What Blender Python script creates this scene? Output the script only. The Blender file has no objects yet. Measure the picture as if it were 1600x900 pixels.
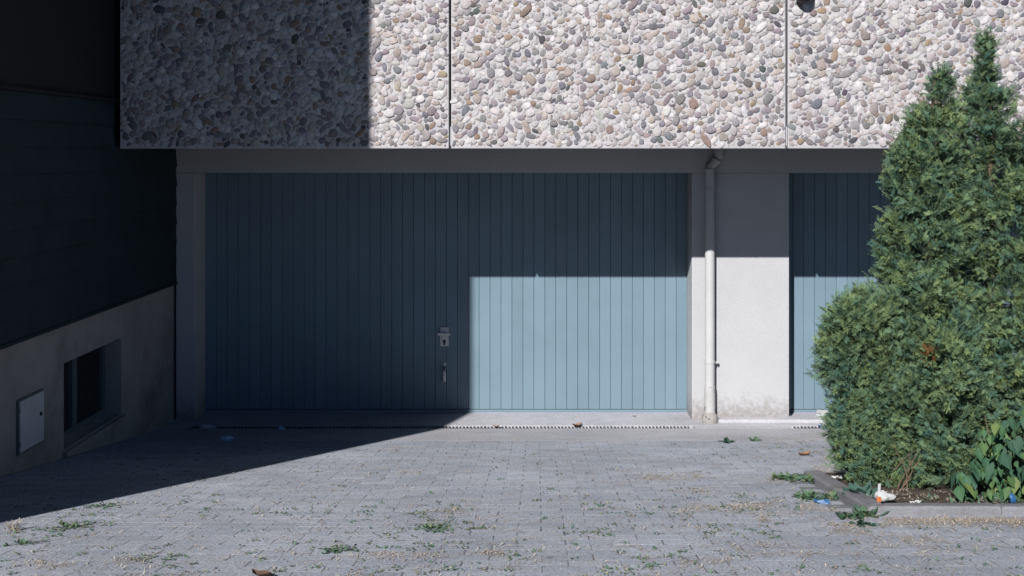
import bpy, bmesh, math, random
import numpy as np
from mathutils import Vector, Matrix

random.seed(7)
rng = np.random.default_rng(7)
R = math.radians
scn = bpy.context.scene
COL = scn.collection

# ------------------------------------------------------------------ camera
# the origin is the camera; +Y runs into the picture, z = 0 is eye level
F = 1786.0                       # focal length in photograph pixels
cam_d = bpy.data.cameras.new('camera')
cam_d.sensor_width = 36.0
cam_d.lens = F / 1600 * 36
cam_d.shift_x = -40 / 1600
cam_d.shift_y = -215 / 1600
cam_d.clip_start = 0.05
cam_d.clip_end = 800
cam = bpy.data.objects.new('camera', cam_d)
COL.objects.link(cam)
cam.rotation_euler = (R(90), 0, 0)
scn.camera = cam

# ------------------------------------------------------------------ light
SUN_DIR = Vector((0.377, 1.0, -0.666)).normalized()      # the way the light travels
elev = math.asin(-SUN_DIR.z)
azim = math.atan2(-SUN_DIR.x, -SUN_DIR.y)
sun_d = bpy.data.lights.new('sun', 'SUN')
sun_d.energy = 5.0
sun_d.angle = R(0.5)
sun_d.color = (1.0, 0.983, 0.968)
sun = bpy.data.objects.new('sun', sun_d)
sun.rotation_euler = SUN_DIR.to_track_quat('-Z', 'Y').to_euler()
sun.location = (-4, -10, 12)
COL.objects.link(sun)

world = bpy.data.worlds.new('World')
scn.world = world
world.use_nodes = True
wn = world.node_tree.nodes
bg = wn['Background']
sky = wn.new('ShaderNodeTexSky')
sky.sky_type = 'NISHITA'
sky.sun_disc = False
sky.sun_elevation = elev
sky.sun_rotation = azim % (2 * math.pi)
sky.air_density = 0.5            # clear dry air: a deep blue sky
sky.dust_density = 0.0
sky.ozone_density = 4.0
world.node_tree.links.new(sky.outputs[0], bg.inputs[0])
bg.inputs[1].default_value = 0.05

scn.view_settings.view_transform = 'Standard'
scn.view_settings.look = 'None'
scn.view_settings.exposure = 0.18
scn.view_settings.gamma = 1.0
scn.cycles.diffuse_bounces = 1

# ------------------------------------------------------------------ ground shape
SLOPE = 0.145
YK = 9.40                       # the drive starts to rise here, towards the camera
ZF = -2.29                      # level of the apron in front of the doors
YT = 3.85                       # the drive levels out again
ANG = math.atan(SLOPE)

def gz(y):
    if y >= YK: return ZF
    if y <= YT: return ZF + SLOPE * (YK - YT)
    return ZF + SLOPE * (YK - y)

def gp(px, py, dz=0.0):
    """point of the ground seen at a photograph pixel"""
    k = (py - 235) / F
    y = (-ZF - SLOPE * YK) / (k - SLOPE) if k > SLOPE + .01 else 99
    if y > YK: y = -ZF / k
    return Vector(((px - 840) / F * y, y, gz(y) + dz))

# ------------------------------------------------------------------ helpers
def tag(o, label=None, cat=None, group=None, kind=None):
    if label: o['label'] = label
    if cat: o['category'] = cat
    if group: o['group'] = group
    if kind: o['kind'] = kind
    return o

def empty(name, loc=(0, 0, 0)):
    o = bpy.data.objects.new(name, None)
    o.empty_display_size = .2
    o.location = loc
    COL.objects.link(o)
    return o

def link(name, me, parent=None, m=None):
    o = bpy.data.objects.new(name, me)
    COL.objects.link(o)
    if m is not None and not me.materials: me.materials.append(m)
    if parent is not None:
        o.parent = parent
    return o

class MB:
    """collects shapes for ONE mesh; coordinates are world coordinates"""
    def __init__(s): s.bm = bmesh.new()
    def box(s, x0, x1, y0, y1, z0, z1, bevel=0.0, M=None):
        r = bmesh.ops.create_cube(s.bm, size=1)
        vs = r['verts']
        bmesh.ops.scale(s.bm, vec=(x1 - x0, y1 - y0, z1 - z0), verts=vs)
        bmesh.ops.translate(s.bm, vec=((x0 + x1) / 2, (y0 + y1) / 2, (z0 + z1) / 2), verts=vs)
        if bevel > 0:
            es = list({e for v in vs for e in v.link_edges})
            g = bmesh.ops.bevel(s.bm, geom=es, offset=bevel, segments=2, affect='EDGES', profile=.5)
            vs = list({v for f in g['faces'] for v in f.verts} | {v for v in vs if v.is_valid})
        if M is not None: bmesh.ops.transform(s.bm, matrix=M, verts=vs)
        return s
    def prism(s, prof, axis, a, b):
        """profile of 2-D points pushed along an axis from a to b"""
        def P(u, v, t):
            return {'x': (t, u, v), 'y': (u, t, v), 'z': (u, v, t)}[axis]
        A = [s.bm.verts.new(P(u, v, a)) for u, v in prof]
        B = [s.bm.verts.new(P(u, v, b)) for u, v in prof]
        n = len(prof)
        s.bm.faces.new(A); s.bm.faces.new(B[::-1])
        for i in range(n): s.bm.faces.new((A[i], B[i], B[(i + 1) % n], A[(i + 1) % n]))
        return s
    def tube(s, pts, rad, seg=16, caps=True):
        rings = []
        n = len(pts)
        pts = [Vector(p) for p in pts]
        rad = rad if isinstance(rad, (list, tuple)) else [rad] * n
        up = Vector((0, 0, 1))
        for i, p in enumerate(pts):
            d = (pts[min(i + 1, n - 1)] - pts[max(i - 1, 0)])
            if d.length < 1e-9: d = Vector((0, 0, 1))
            d.normalize()
            ref = Vector((0, 1, 0)) if abs(d.z) > .9 else up
            u = d.cross(ref).normalized(); v = d.cross(u).normalized()
            rings.append([s.bm.verts.new(p + (u * math.cos(t) + v * math.sin(t)) * rad[i])
                          for t in (2 * math.pi * k / seg for k in range(seg))])
        for a, b in zip(rings, rings[1:]):
            for k in range(seg):
                f = s.bm.faces.new((a[k], a[(k + 1) % seg], b[(k + 1) % seg], b[k])); f.smooth = True
        if caps:
            for c_ in (rings[0], rings[-1]):
                for e in s.bm.faces.new(c_).edges: e.smooth = False
        return s
    def build(s, name, m, parent=None, smooth=False):
        bmesh.ops.recalc_face_normals(s.bm, faces=s.bm.faces)
        me = bpy.data.meshes.new(name)
        s.bm.to_mesh(me); s.bm.free()
        me.materials.append(m)
        if smooth:
            for p in me.polygons: p.use_smooth = True
        o = link(name, me, None)
        if parent is not None:
            o.parent = parent
            o.matrix_parent_inverse = parent.matrix_basis.inverted()
        return o

def mesh_np(name, V, Fc, colors=None, smooth=False):
    me = bpy.data.meshes.new(name)
    me.from_pydata([tuple(v) for v in V] if not isinstance(V, np.ndarray) else V.tolist(), [],
                   Fc.tolist() if isinstance(Fc, np.ndarray) else Fc)
    if colors is not None:
        at = me.color_attributes.new('tint', 'FLOAT_COLOR', 'POINT')
        c = np.ones((len(me.vertices), 4), dtype=np.float32)
        c[:, :3] = colors
        at.data.foreach_set('color', c.ravel())
    if smooth: me.polygons.foreach_set('use_smooth', [True] * len(me.polygons))
    me.update()
    return me

# ------------------------------------------------------------------ materials
def mat(name, col, rough=.85, var=.12, scale=3.0, detail=6, speck=0.0, sscale=300, bump=.15, bscale=150, bdist=.004,
        attr=False, spec=.3, metal=0.0, second=None, mix=None, translucent=0.0, splash=None, objvar=0.0):
    """procedural paint / stone: large soft patches, fine speckle, bump; all in world space.
       second + mix=(scale, low, high): patches of another colour with ragged edges"""
    m = bpy.data.materials.new(name); m.use_nodes = True
    nt = m.node_tree; N = nt.nodes; L = nt.links
    b = N['Principled BSDF']
    b.inputs['Roughness'].default_value = rough
    b.inputs['Specular IOR Level'].default_value = spec
    b.inputs['Metallic'].default_value = metal
    geo = N.new('ShaderNodeNewGeometry')
    if attr:
        a = N.new('ShaderNodeAttribute'); a.attribute_name = 'tint'
        base = a.outputs['Color']
    else:
        c = N.new('ShaderNodeRGB'); c.outputs[0].default_value = (*col, 1); base = c.outputs[0]
    def noise(sc, det=6, ro=.6):
        n = N.new('ShaderNodeTexNoise'); n.inputs['Scale'].default_value = sc
        n.inputs['Detail'].default_value = det; n.inputs['Roughness'].default_value = ro
        L.new(geo.outputs['Position'], n.inputs['Vector']); return n.outputs['Fac']
    def ramp(src, lo, hi, a, bb):
        r = N.new('ShaderNodeMapRange'); r.inputs['From Min'].default_value = lo; r.inputs['From Max'].default_value = hi
        r.inputs['To Min'].default_value = a; r.inputs['To Max'].default_value = bb
        L.new(src, r.inputs['Value']); return r.outputs['Result']
    def mul(cs, fac):
        x = N.new('ShaderNodeVectorMath'); x.operation = 'SCALE'
        L.new(cs, x.inputs[0]); L.new(fac, x.inputs['Scale']); return x.outputs[0]
    if second is not None:
        sc, lo, hi = mix
        f = ramp(noise(sc, 8, .65), lo, hi, 0, 1)
        mx = N.new('ShaderNodeMix'); mx.data_type = 'RGBA'
        L.new(f, mx.inputs['Factor']); L.new(base, mx.inputs[6]); mx.inputs[7].default_value = (*second, 1)
        base = mx.outputs[2]
    if splash is not None:
        z0, z1, dc = splash                       # mud thrown up against the foot of a wall, in ragged spots
        sp_ = N.new('ShaderNodeSeparateXYZ'); L.new(geo.outputs['Position'], sp_.inputs[0])
        h = ramp(sp_.outputs['Z'], z0, z1, .42, .0)
        nz = noise(26, 8, .75)
        ad = N.new('ShaderNodeMath'); ad.operation = 'ADD'; L.new(h, ad.inputs[0]); L.new(nz, ad.inputs[1])
        f2 = ramp(ad.outputs[0], .60, .92, 0, .8)
        m2 = N.new('ShaderNodeMix'); m2.data_type = 'RGBA'
        L.new(f2, m2.inputs['Factor']); L.new(base, m2.inputs[6]); m2.inputs[7].default_value = (*dc, 1)
        base = m2.outputs[2]
    if objvar > 0:
        oi = N.new('ShaderNodeObjectInfo'); base = mul(base, ramp(oi.outputs['Random'], 0, 1, 1 - objvar, 1 + objvar))
    if var > 0: base = mul(base, ramp(noise(scale, detail), .3, .7, 1 - var, 1 + var))
    if speck > 0: base = mul(base, ramp(noise(sscale, 3, .8), .32, .68, 1 - speck, 1 + speck))
    L.new(base, b.inputs['Base Color'])
    if bump > 0:
        bp = N.new('ShaderNodeBump'); bp.inputs['Strength'].default_value = bump; bp.inputs['Distance'].default_value = bdist
        L.new(noise(bscale, 5, .7), bp.inputs['Height']); L.new(bp.outputs[0], b.inputs['Normal'])
    if translucent > 0:
        t = N.new('ShaderNodeBsdfTranslucent'); L.new(base, t.inputs['Color'])
        ms = N.new('ShaderNodeMixShader'); ms.inputs[0].default_value = translucent
        L.new(b.outputs[0], ms.inputs[1]); L.new(t.outputs[0], ms.inputs[2])
        L.new(ms.outputs[0], N['Material Output'].inputs[0])
    return m

M_stucco = mat('white_stucco', (.505, .505, .515), .92, .05, 1.6, speck=.10, sscale=150, bump=.7, bscale=150, bdist=.008, splash=(-2.28, -2.02, (.27, .24, .23)))
M_plinth = mat('grey_render', (.36, .34, .315), .95, .16, 2.2, speck=.12, sscale=160, bump=.6, bscale=150, bdist=.006,
               second=(.132, .119, .106), mix=(1.3, .52, .75))
M_mortar = mat('pebble_mortar', (.47, .455, .465), .95, .12, 9, speck=.16, sscale=220, bump=.6, bscale=160, bdist=.006)
M_pebble = mat('river_pebble', (.5, .5, .5), .75, .20, 45, speck=.22, sscale=190, bump=.6, bscale=130, bdist=.004, attr=True, spec=.35)
M_door = mat('door_paint', (.168, .242, .294), .55, .07, 2.2, speck=.03, sscale=500, bump=.10, bscale=40, bdist=.003, spec=.3, objvar=.045)
M_groove = mat('door_backing', (.098, .142, .176), .7, .05, 4, bump=0)
M_siding = mat('slate_siding', (.018, .031, .038), .8, .18, 4, speck=.12, sscale=200, bump=.3, bscale=120, bdist=.003)
M_clad = mat('dark_cladding', (.014, .016, .018), .75, .1, 3, bump=.1)
M_concrete = mat('apron_concrete', (.480, .475, .500), .95, .10, 1.7, speck=.26, sscale=80, bump=.5, bscale=120, bdist=.005,
                 second=(.41, .41, .44), mix=(2.6, .48, .66))
M_paver = mat('paver_concrete', (.3, .3, .3), .95, .16, 1.3, speck=.42, sscale=95, bump=.7, bscale=170, bdist=.005, attr=True)
M_joint = mat('joint_sand', (.20, .205, .22), 1.0, .2, 6, speck=.3, sscale=200, bump=.5, bscale=180)
M_asphalt = mat('yard_asphalt', (.073, .071, .071), 1.0, .15, 2, speck=.3, sscale=200, bump=.4)
M_soil = mat('bed_soil', (.112, .086, .069), 1.0, .25, 9, speck=.35, sscale=120, bump=.9, bscale=60, bdist=.02)
M_kerb = mat('kerb_concrete', (.235, .235, .255), .95, .15, 4, speck=.22, sscale=170, bump=.8, bscale=70, bdist=.008, second=(.17, .16, .155), mix=(7, .52, .68))
M_steel = mat('dull_steel', (.35, .35, .36), .4, .08, 20, bump=.05, metal=.8, spec=.5)
M_grate = mat('grate_iron', (.13, .125, .125), .85, .25, 20, speck=.2, bump=.3)
M_void = mat('drain_dark', (.015, .014, .013), 1.0, .2, 10, bump=0)
M_handle = mat('handle_white', (.66, .66, .66), .4, .06, 30, bump=.04, spec=.5)
M_black = mat('black_plastic', (.012, .014, .015), .45, .1, 20, bump=.05, spec=.4)
M_pipe = mat('pipe_paint', (.50, .50, .50), .6, .06, 5, speck=.05, bump=.08)
M_pipeworn = mat('worn_pipe_paint', (.462, .455, .449), .85, .1, 12, speck=.12, bump=.4, bscale=90,
                 second=(.172, .165, .172), mix=(17, .56, .60))
M_shoe = mat('pipe_shoe_concrete', (.343, .323, .304), .95, .12, 14, speck=.2, bump=.8, bscale=90, bdist=.008,
             second=(.112, .083, .073), mix=(15, .55, .62))
M_frame = mat('window_frame_paint', (.12, .14, .15), .6, .1, 8, bump=.08)
M_slat = mat('shutter_slat', (.056, .059, .059), .6, .15, 12, bump=.08)
M_glass = mat('dark_glass', (.012, .014, .016), .12, .05, 3, bump=0, spec=.5)
M_meter = mat('meter_door_paint', (.58, .60, .62), .5, .06, 7, speck=.06, bump=.06, second=(.198, .165, .145), mix=(20, .66, .72))
M_thuja = mat('thuja_leaf', (.05, .09, .04), .62, .16, 5, bump=0, attr=True, spec=.3, translucent=.12)
M_bark = mat('thuja_bark', (.17, .115, .08), .95, .25, 30, speck=.2, bump=.7, bscale=80, bdist=.006)
M_leaf = mat('vine_leaf', (.06, .12, .07), .6, .14, 14, bump=.12, bscale=60, attr=True, spec=.25, translucent=.2)
M_weed = mat('weed_leaf', (.07, .14, .06), .6, .15, 25, bump=0, attr=True, translucent=.25)
M_straw = mat('dry_straw', (.5, .42, .3), .9, .15, 30, bump=0, attr=True, translucent=.15)
M_paper = mat('crumpled_paper', (.58, .58, .575), .8, .06, 30, bump=.15, bscale=60, translucent=.1)
M_plastic = mat('thin_clear_plastic', (.42, .47, .50), .35, .15, 25, bump=.3, bscale=50, spec=.5)
M_blue = mat('blue_wrapper', (.028, .11, .25), .4, .15, 40, bump=.3, bscale=90, spec=.5)
M_sky_blue = mat('pale_blue_paper', (.50, .74, .90), .7, .08, 40, bump=.15, bscale=70)
M_orange = mat('orange_print', (.60, .16, .05), .5, .08, 40, bump=.1)
M_brown = mat('dead_leaf', (.30, .125, .06), .8, .2, 40, bump=.2, attr=True)

# ------------------------------------------------------------------ ground, apron, drive
YD = 10.0      # plane of the garage doors
YW = 9.70      # face of the piers and lintel
YP = 8.31      # face of the pebble panels
DR0, DR1 = 9.415, 9.515         # drain channel

# the ground sheet, far below and beyond the paving
g = MB()
for y0, y1, z0, z1 in ((-120, YT, gz(YT), gz(YT)), (YT, YK, gz(YT), ZF), (YK, 120, ZF, ZF)):
    vs = [g.bm.verts.new(p) for p in ((-150, y0, z0 - .16), (150, y0, z0 - .16), (150, y1, z1 - .16), (-150, y1, z1 - .16))]
    g.bm.faces.new(vs)
bmesh.ops.remove_doubles(g.bm, verts=g.bm.verts, dist=.001)
ground = g.build('ground', M_asphalt)
tag(ground, kind='structure')

def slab(mb, x0, x1, y0, y1, th=.05, dz=0.0, n=1):
    """a slab that follows the ground between y0 and y1"""
    ys = sorted({y0, y1} | {y for y in (YK, YT) if y0 < y < y1})
    prof = [(y, gz(y) + dz) for y in ys] + [(y, gz(y) + dz - th) for y in ys[::-1]]
    mb.prism(prof, 'x', x0, x1)

YA = 8.50     # the apron ends, the paving starts
a = MB()
slab(a, -3.3, 8.2, YA, DR0 - .012, .08)
slab(a, -3.3, 8.2, DR1 + .012, 10.2, .08)
apron = a.build('concrete_apron', M_concrete); tag(apron, kind='structure')
a = MB()                                       # plain concrete between the two drains and outside them
a.box(-3.3, -2.9, DR0 - .012, DR1 + .012, ZF - .08, ZF - .002)
a.box(1.30, 2.10, DR0 - .012, DR1 + .012, ZF - .08, ZF - .002)
a.box(6.40, 8.2, DR0 - .012, DR1 + .012, ZF - .08, ZF - .002)
a.build('concrete_strip', M_concrete, apron)
# a thin skim of concrete along the foot of the middle pier
a = MB(); a.box(1.50, 2.62, 9.60, 9.76, ZF - .01, ZF + .028, .012); a.build('concrete_step', M_concrete, apron)

# pavement bed
a = MB(); slab(a, -3.3, 5.6, 2.4, YA - .002, .06, -.0006)
pavement = a.build('pavement', M_joint); tag(pavement, kind='structure')

# kerb of the planting bed
BX0, BY0, BY1 = 1.53, 5.30, 6.62          # outer corner of the kerb
KW = .105
def in_bed(x, y): return x > BX0 - .015 and BY0 - .015 < y < 7.6 and not (y > BY1 + .02 and x < 2.15)

# ---- paving stones: the 300 that show largest are objects, the others one mesh
PL, PW = .200, .100
JT = .0045
def paver_mesh(k):
    rr = random.Random(k)
    hx, hy = (PL - JT) / 2, (PW - JT) / 2
    bv = .0006
    j = lambda s=.0015: rr.uniform(-s, s)
    top = [(-hx + bv + j(), -hy + bv + j(), 0), (hx - bv + j(), -hy + bv + j(), 0), (hx - bv + j(), hy - bv + j(), 0), (-hx + bv + j(), hy - bv + j(), 0)]
    if rr.random() < .4:                       # a chipped corner
        q = rr.randrange(4); x, y, _ = top[q]; top[q] = (x * .93, y * .86, 0)
    mid = [(sx * hx + j(.001), sy * hy + j(.001), -bv) for sx, sy in ((-1, -1), (1, -1), (1, 1), (-1, 1))]
    low = [(x, y, -.035) for x, y, _ in mid]
    V = top + mid + low
    Fc = [(0, 1, 2, 3)]
    for o in (0, 4):
        for i in range(4):
            q = (i + 1) % 4
            Fc.append((o + i, o + 4 + i, o + 4 + q, o + q))
    t = rr.choice([(.425, .446, .500), (.412, .436, .494), (.440, .460, .510), (.400, .422, .478), (.430, .446, .490), (.388, .410, .464), (.450, .468, .512), (.430, .436, .470)])
    V = np.array(V); C = np.tile(np.array(t), (len(V), 1))
    return V, Fc, C
PAV = [paver_mesh(100 + k) for k in range(14)]
spots = []
halves = []
row = 0
s = 0.0
cosA = math.cos(ANG)
y = YA - .004
while y > 2.6:
    yc = y - PW * cosA / 2 if y > YT else y - PW / 2
    off = (row % 2) * PL / 2
    x = -3.085 + off + PL / 2
    if off: halves.append(yc)
    while x < 4.9:
        if not in_bed(x + .0, yc) and not in_bed(x + .09, yc):
            spots.append((x, yc))
        x += PL
    y -= PW * cosA if y > YT else PW
    row += 1
def seen(x, yc, z):
    px, py = 840 + F * x / yc, 235 - F * z / yc
    return 10 < px < 1590 and 640 < py < 893
cand = []
for i, (x, yc) in enumerate(spots):
    if seen(x, yc, gz(yc)) and not (x > BX0 + .3 and yc > BY0):
        # leave out those that lie behind the shrubs
        cand.append((1 / yc ** 3, i))
cand.sort(reverse=True)
big = {i for _, i in cand[:300]}
pav_me = []
for k, (V, Fc, C) in enumerate(PAV):
    me = mesh_np('paving_stone', V, Fc, C); me.materials.append(M_paver); pav_me.append(me)
PV, PF, PC = [], [], []
nv = 0
for i, (x, yc) in enumerate(spots):
    k = random.randrange(len(PAV))
    ang = -ANG if YT < yc < YK else 0.0
    rot = Matrix.Rotation(ang + random.gauss(0, .0006), 4, 'X') @ Matrix.Rotation(random.gauss(0, .0006), 4, 'Y') @ Matrix.Rotation(random.gauss(0, .012) + (math.pi if random.random() < .5 else 0), 4, 'Z')
    Mx = Matrix.Translation((x + random.gauss(0, .0015), yc, gz(yc) + random.gauss(0, .0001))) @ rot
    if i in big:
        o = bpy.data.objects.new('paving_stone', pav_me[k]); COL.objects.link(o)
        o.parent = pavement; o.matrix_basis = Mx
    else:
        V, Fc, C = PAV[k]
        Mn = np.array(Mx)
        PV.append(V @ Mn[:3, :3].T + Mn[:3, 3]); PF += [tuple(q + nv for q in f) for f in Fc]
        PC.append(C * (1 + random.uniform(-.06, .06))); nv += len(V)
# half stones that close every second row against the house
for yc in halves:
    V, Fc, C = PAV[random.randrange(len(PAV))]
    Mn = np.array(Matrix.Translation((-3.085 + PL / 4, yc, gz(yc))) @ Matrix.Rotation(-ANG if YT < yc < YK else 0.0, 4, 'X') @ Matrix.Diagonal((.49, 1, 1, 1)))
    PV.append(V @ Mn[:3, :3].T + Mn[:3, 3]); PF += [tuple(q + nv for q in f) for f in Fc]; PC.append(C); nv += len(V)
me = mesh_np('paving_stones', np.vstack(PV), PF, np.vstack(PC)); me.materials.append(M_paver)
o = link('distant_paving', me, pavement); tag(o, kind='stuff')

# planting bed and kerb stones
a = MB()
def bed(y0, y1, x0):
    a.prism([(y0, gz(y0) + .022), (y1, gz(y1) + .022), (y1, gz(y1) - .1), (y0, gz(y0) - .1)], 'x', x0, 6.5)
bed(BY0 + KW, BY1 - .003, BX0 + KW); bed(BY1, 7.6, 2.16)
soil = a.build('bed_soil', M_soil); tag(soil, kind='structure')
kerb = empty('kerb', (BX0, BY0, gz(BY0))); tag(kerb, kind='structure')
def kerb_stone(pts, h=.046):
    (x0, y0), (x1, y1), (x2, y2), (x3, y3) = pts
    mb = MB()
    c = [(x, y, gz(y) - .10) for x, y in pts]; t = [(x, y, gz(y) + h) for x, y in pts]
    A = [mb.bm.verts.new(p) for p in c]; B = [mb.bm.verts.new(p) for p in t]
    mb.bm.faces.new(A); mb.bm.faces.new(B)
    for i in range(4): mb.bm.faces.new((A[i], A[(i + 1) % 4], B[(i + 1) % 4], B[i]))
    es = [e for e in mb.bm.edges if all(v in B for v in e.verts)]
    bmesh.ops.bevel(mb.bm, geom=es, offset=.014, segments=3, affect='EDGES', profile=.5)
    return mb.build('kerb_stone', M_kerb, kerb)
x = BX0
kerb_stone([(BX0, BY0), (BX0 + .62, BY0), (BX0 + .62, BY0 + KW), (BX0 + KW, BY0 + KW)])
x = BX0 + .624
while x < 4.6:
    kerb_stone([(x, BY0 + random.uniform(-.004, .004)), (x + .796, BY0 + random.uniform(-.004, .004)), (x + .796, BY0 + KW), (x, BY0 + KW)], .045 + random.uniform(-.004, .004)); x += .80
kerb_stone([(BX0, BY0 + .003), (BX0 + KW - .003, BY0 + KW + .003), (BX0 + KW - .003, 5.86), (BX0, 5.86)])
kerb_stone([(BX0 + .004, 5.864), (BX0 + KW, 5.864), (BX0 + KW + .01, BY1), (BX0 + .012, BY1)], .036)

# ------------------------------------------------------------------ garage building
PX = [-3.045, -.637, 1.812, 4.262, 6.70]       # joints between the panels
LX0, LX1 = -3.07, -2.906                        # left pier
D1 = (LX1, 1.309)                               # first door
D2 = (2.135, 6.35)                              # second door
ZL = -.190                                      # underside of the lintel
ZS = .013                                       # soffit / foot of the panels
bld = empty('garage_building', (0, YW, ZF))
tag(bld, 'garage building with white piers, blue doors and a pebble panel band above', 'building')
for q0, q1 in ((LX0, LX1), (D1[1], D2[0]), (D2[1], 8.2)):
    w = MB(); w.box(q0, q1, YW, 10.3, ZF - .2, ZL, .006); w.build('pier', M_stucco, bld)
w = MB(); w.box(-3.07, 8.2, YW - .001, 10.3, ZL, ZS + .02, .003)
w.build('lintel', M_stucco, bld)
w = MB(); w.box(-3.04, 8.2, YP + .03, 10.3, ZS + .022, ZS + .16)
w.build('soffit', M_stucco, bld)
w = MB(); w.box(-3.04, 8.2, YP + .16, 20, ZS + .165, 7.5)
w.build('upper_wall', M_clad, bld)
w = MB(); w.box(-3.04, 8.2, 10.32, 20, ZF - .3, ZS + .16)
w.build('rear_wall', M_stucco, bld)

# ---- pebble panels
PZ1 = 1.42
def pebble_shape(a, b, h, rr):
    """low dome with an irregular outline; long axis along x"""
    n = 10
    ph = rr.uniform(0, 6.28)
    e1, e2, e3 = rr.uniform(.03, .18), rr.uniform(.02, .10), rr.uniform(.02, .10)
    sq = rr.uniform(1.7, 3.2)
    V = []
    tl, tm = rr.uniform(-.22, .22), rr.uniform(-.22, .22)
    for rad, z in ((1.0, -.25), (.92, .66), (.70, .97)):
        for i in range(n):
            t = 2 * math.pi * (i + rr.uniform(-.28, .28)) / n
            c, s_ = math.cos(t), math.sin(t)
            q = (abs(c) ** sq + abs(s_) ** sq) ** (-1 / sq)
            q *= (1 + rr.uniform(-.07, .07)) * (1 + e1 * math.cos(t + ph) + e2 * math.cos(2 * t + 2.1 * ph) + e3 * math.cos(3 * t + ph * 3))
            V.append((a * rad * q * c, b * rad * q * s_, h * (z + (tl * rad * c + tm * rad * s_) * (1 if z > 0 else 0))))
    V.append((0, 0, h))
    Fc = []
    for o in (0, n):
        for i in range(n):
            j = (i + 1) % n
            Fc.append((o + i, o + j, o + n + j, o + n + i))
    for i in range(n): Fc.append((2 * n + i, 2 * n + (i + 1) % n, 3 * n))
    return np.array(V), Fc
PAL = [((0.762, 0.717, 0.709), 24), ((0.634, 0.587, 0.574), 17), ((0.530, 0.490, 0.486), 14), ((0.558, 0.481, 0.441), 11), ((0.460, 0.385, 0.362), 10), ((0.367, 0.336, 0.349), 11),
       ((0.286, 0.270, 0.293), 9), ((0.225, 0.220, 0.241), 6), ((0.327, 0.278, 0.286), 7), ((0.407, 0.298, 0.218), 3), ((0.348, 0.252, 0.209), 3), ((0.307, 0.304, 0.300), 3),
       ((0.176, 0.157, 0.156), 1.8), ((0.123, 0.119, 0.129), 1.4)]
PALC = np.array([c for c, _ in PAL]); PALW = np.array([w_ for _, w_ in PAL], float); PALW /= PALW.sum()
def scatter(x0, x1, z0, z1, seed):
    rr = random.Random(seed)
    cell = .05
    grid = {}
    out = []
    for lo, hi, tries, tight in ((.029, .037, 150, .98), (.021, .028, 2200, .92), (.015, .021, 10000, .90), (.010, .015, 13000, .88), (.007, .010, 8000, .92)):
        for _ in range(tries):
            r = rr.uniform(lo, hi)
            x, z = rr.uniform(x0 + r * .9, x1 - r * .9), rr.uniform(z0 + r * .9, z1 - r * .9)
            ci, cj = int(x / cell), int(z / cell)
            ok = True
            for i in range(ci - 2, ci + 3):
                for j in range(cj - 2, cj + 3):
                    for (qx, qz, qr) in grid.get((i, j), ()):
                        d = (qx - x) ** 2 + (qz - z) ** 2
                        if d < ((qr + r) * tight) ** 2: ok = False; break
                    if not ok: break
                if not ok: break
            if ok:
                grid.setdefault((ci, cj), []).append((x, z, r)); out.append((x, z, r))
    return out
panels = []
allp = []
for k in range(4):
    x0, x1 = PX[k] + .008, PX[k + 1] - .008
    p = MB(); p.box(x0, x1, YP, YP + .14, ZS, PZ1, .006)
    po = p.build('concrete_panel', M_mortar, bld)
    panels.append(po)
    for (x, z, r) in scatter(x0 + .006, x1 - .006, ZS + .012, PZ1 - .01 if k < 3 else .9, 40 + k): allp.append((k, x, z, r))
# stones that can be picked out one by one: the largest in view
vis = [(r, i) for i, (k, x, z, r) in enumerate(allp) if k < 3 and z < 1.06 and x < 3.45
       and not (abs(840 + F * x / YP - 1500) < 110 and (235 - F * z / YP) > 90)]
vis.sort(reverse=True)
bigp = {i for _, i in vis[:300]}
RX = Matrix.Rotation(R(90), 4, 'X')          # dome axis -> towards the camera
acc = {k: [[], [], [], 0] for k in range(4)}
rr = random.Random(5)
for i, (k, x, z, r) in enumerate(allp):
    el = rr.uniform(1.05, 1.45) if rr.random() < .62 else rr.uniform(1.4, 2.3)
    a_, b_ = r * 1.08 * math.sqrt(el), r * 1.08 / math.sqrt(el)
    h = min(b_ * rr.uniform(.20, .46), .0125)
    V, Fc = pebble_shape(a_, b_, h, rr)
    th = rr.gauss(.5, .9)
    c = PALC[rng.choice(len(PALC), p=PALW)] * rr.uniform(.86, 1.12) * .68
    c = np.clip(c + np.array([rr.gauss(0, .006) for _ in range(3)]), .02, .8)
    ct, st = math.cos(th), math.sin(th)
    W = np.stack([V[:, 0] * ct - V[:, 1] * st, -V[:, 2], V[:, 0] * st + V[:, 1] * ct], 1)
    emb = rr.uniform(0, .6) * h * (1 if rr.random() < .6 else .3)
    if i in bigp:
        me = mesh_np('pebble', W, Fc, np.tile(c, (len(V), 1)), True); me.materials.append(M_pebble)
        o = bpy.data.objects.new('pebble', me); COL.objects.link(o); o.parent = panels[k]
        o.location = (x, YP + emb, z)
    else:
        A = acc[k]
        A[0].append(W + np.array([x, YP + emb, z])); A[1] += [tuple(q + A[3] for q in f) for f in Fc]
        A[2].append(np.tile(c, (len(V), 1))); A[3] += len(V)
for o in bld.children:
    pass
for k in range(4):
    A = acc[k]
    me = mesh_np('small_pebbles', np.vstack(A[0]), A[1], np.vstack(A[2]), True); me.materials.append(M_pebble)
    o = link('small_pebbles', me, panels[k]); tag(o, kind='stuff')
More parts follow.
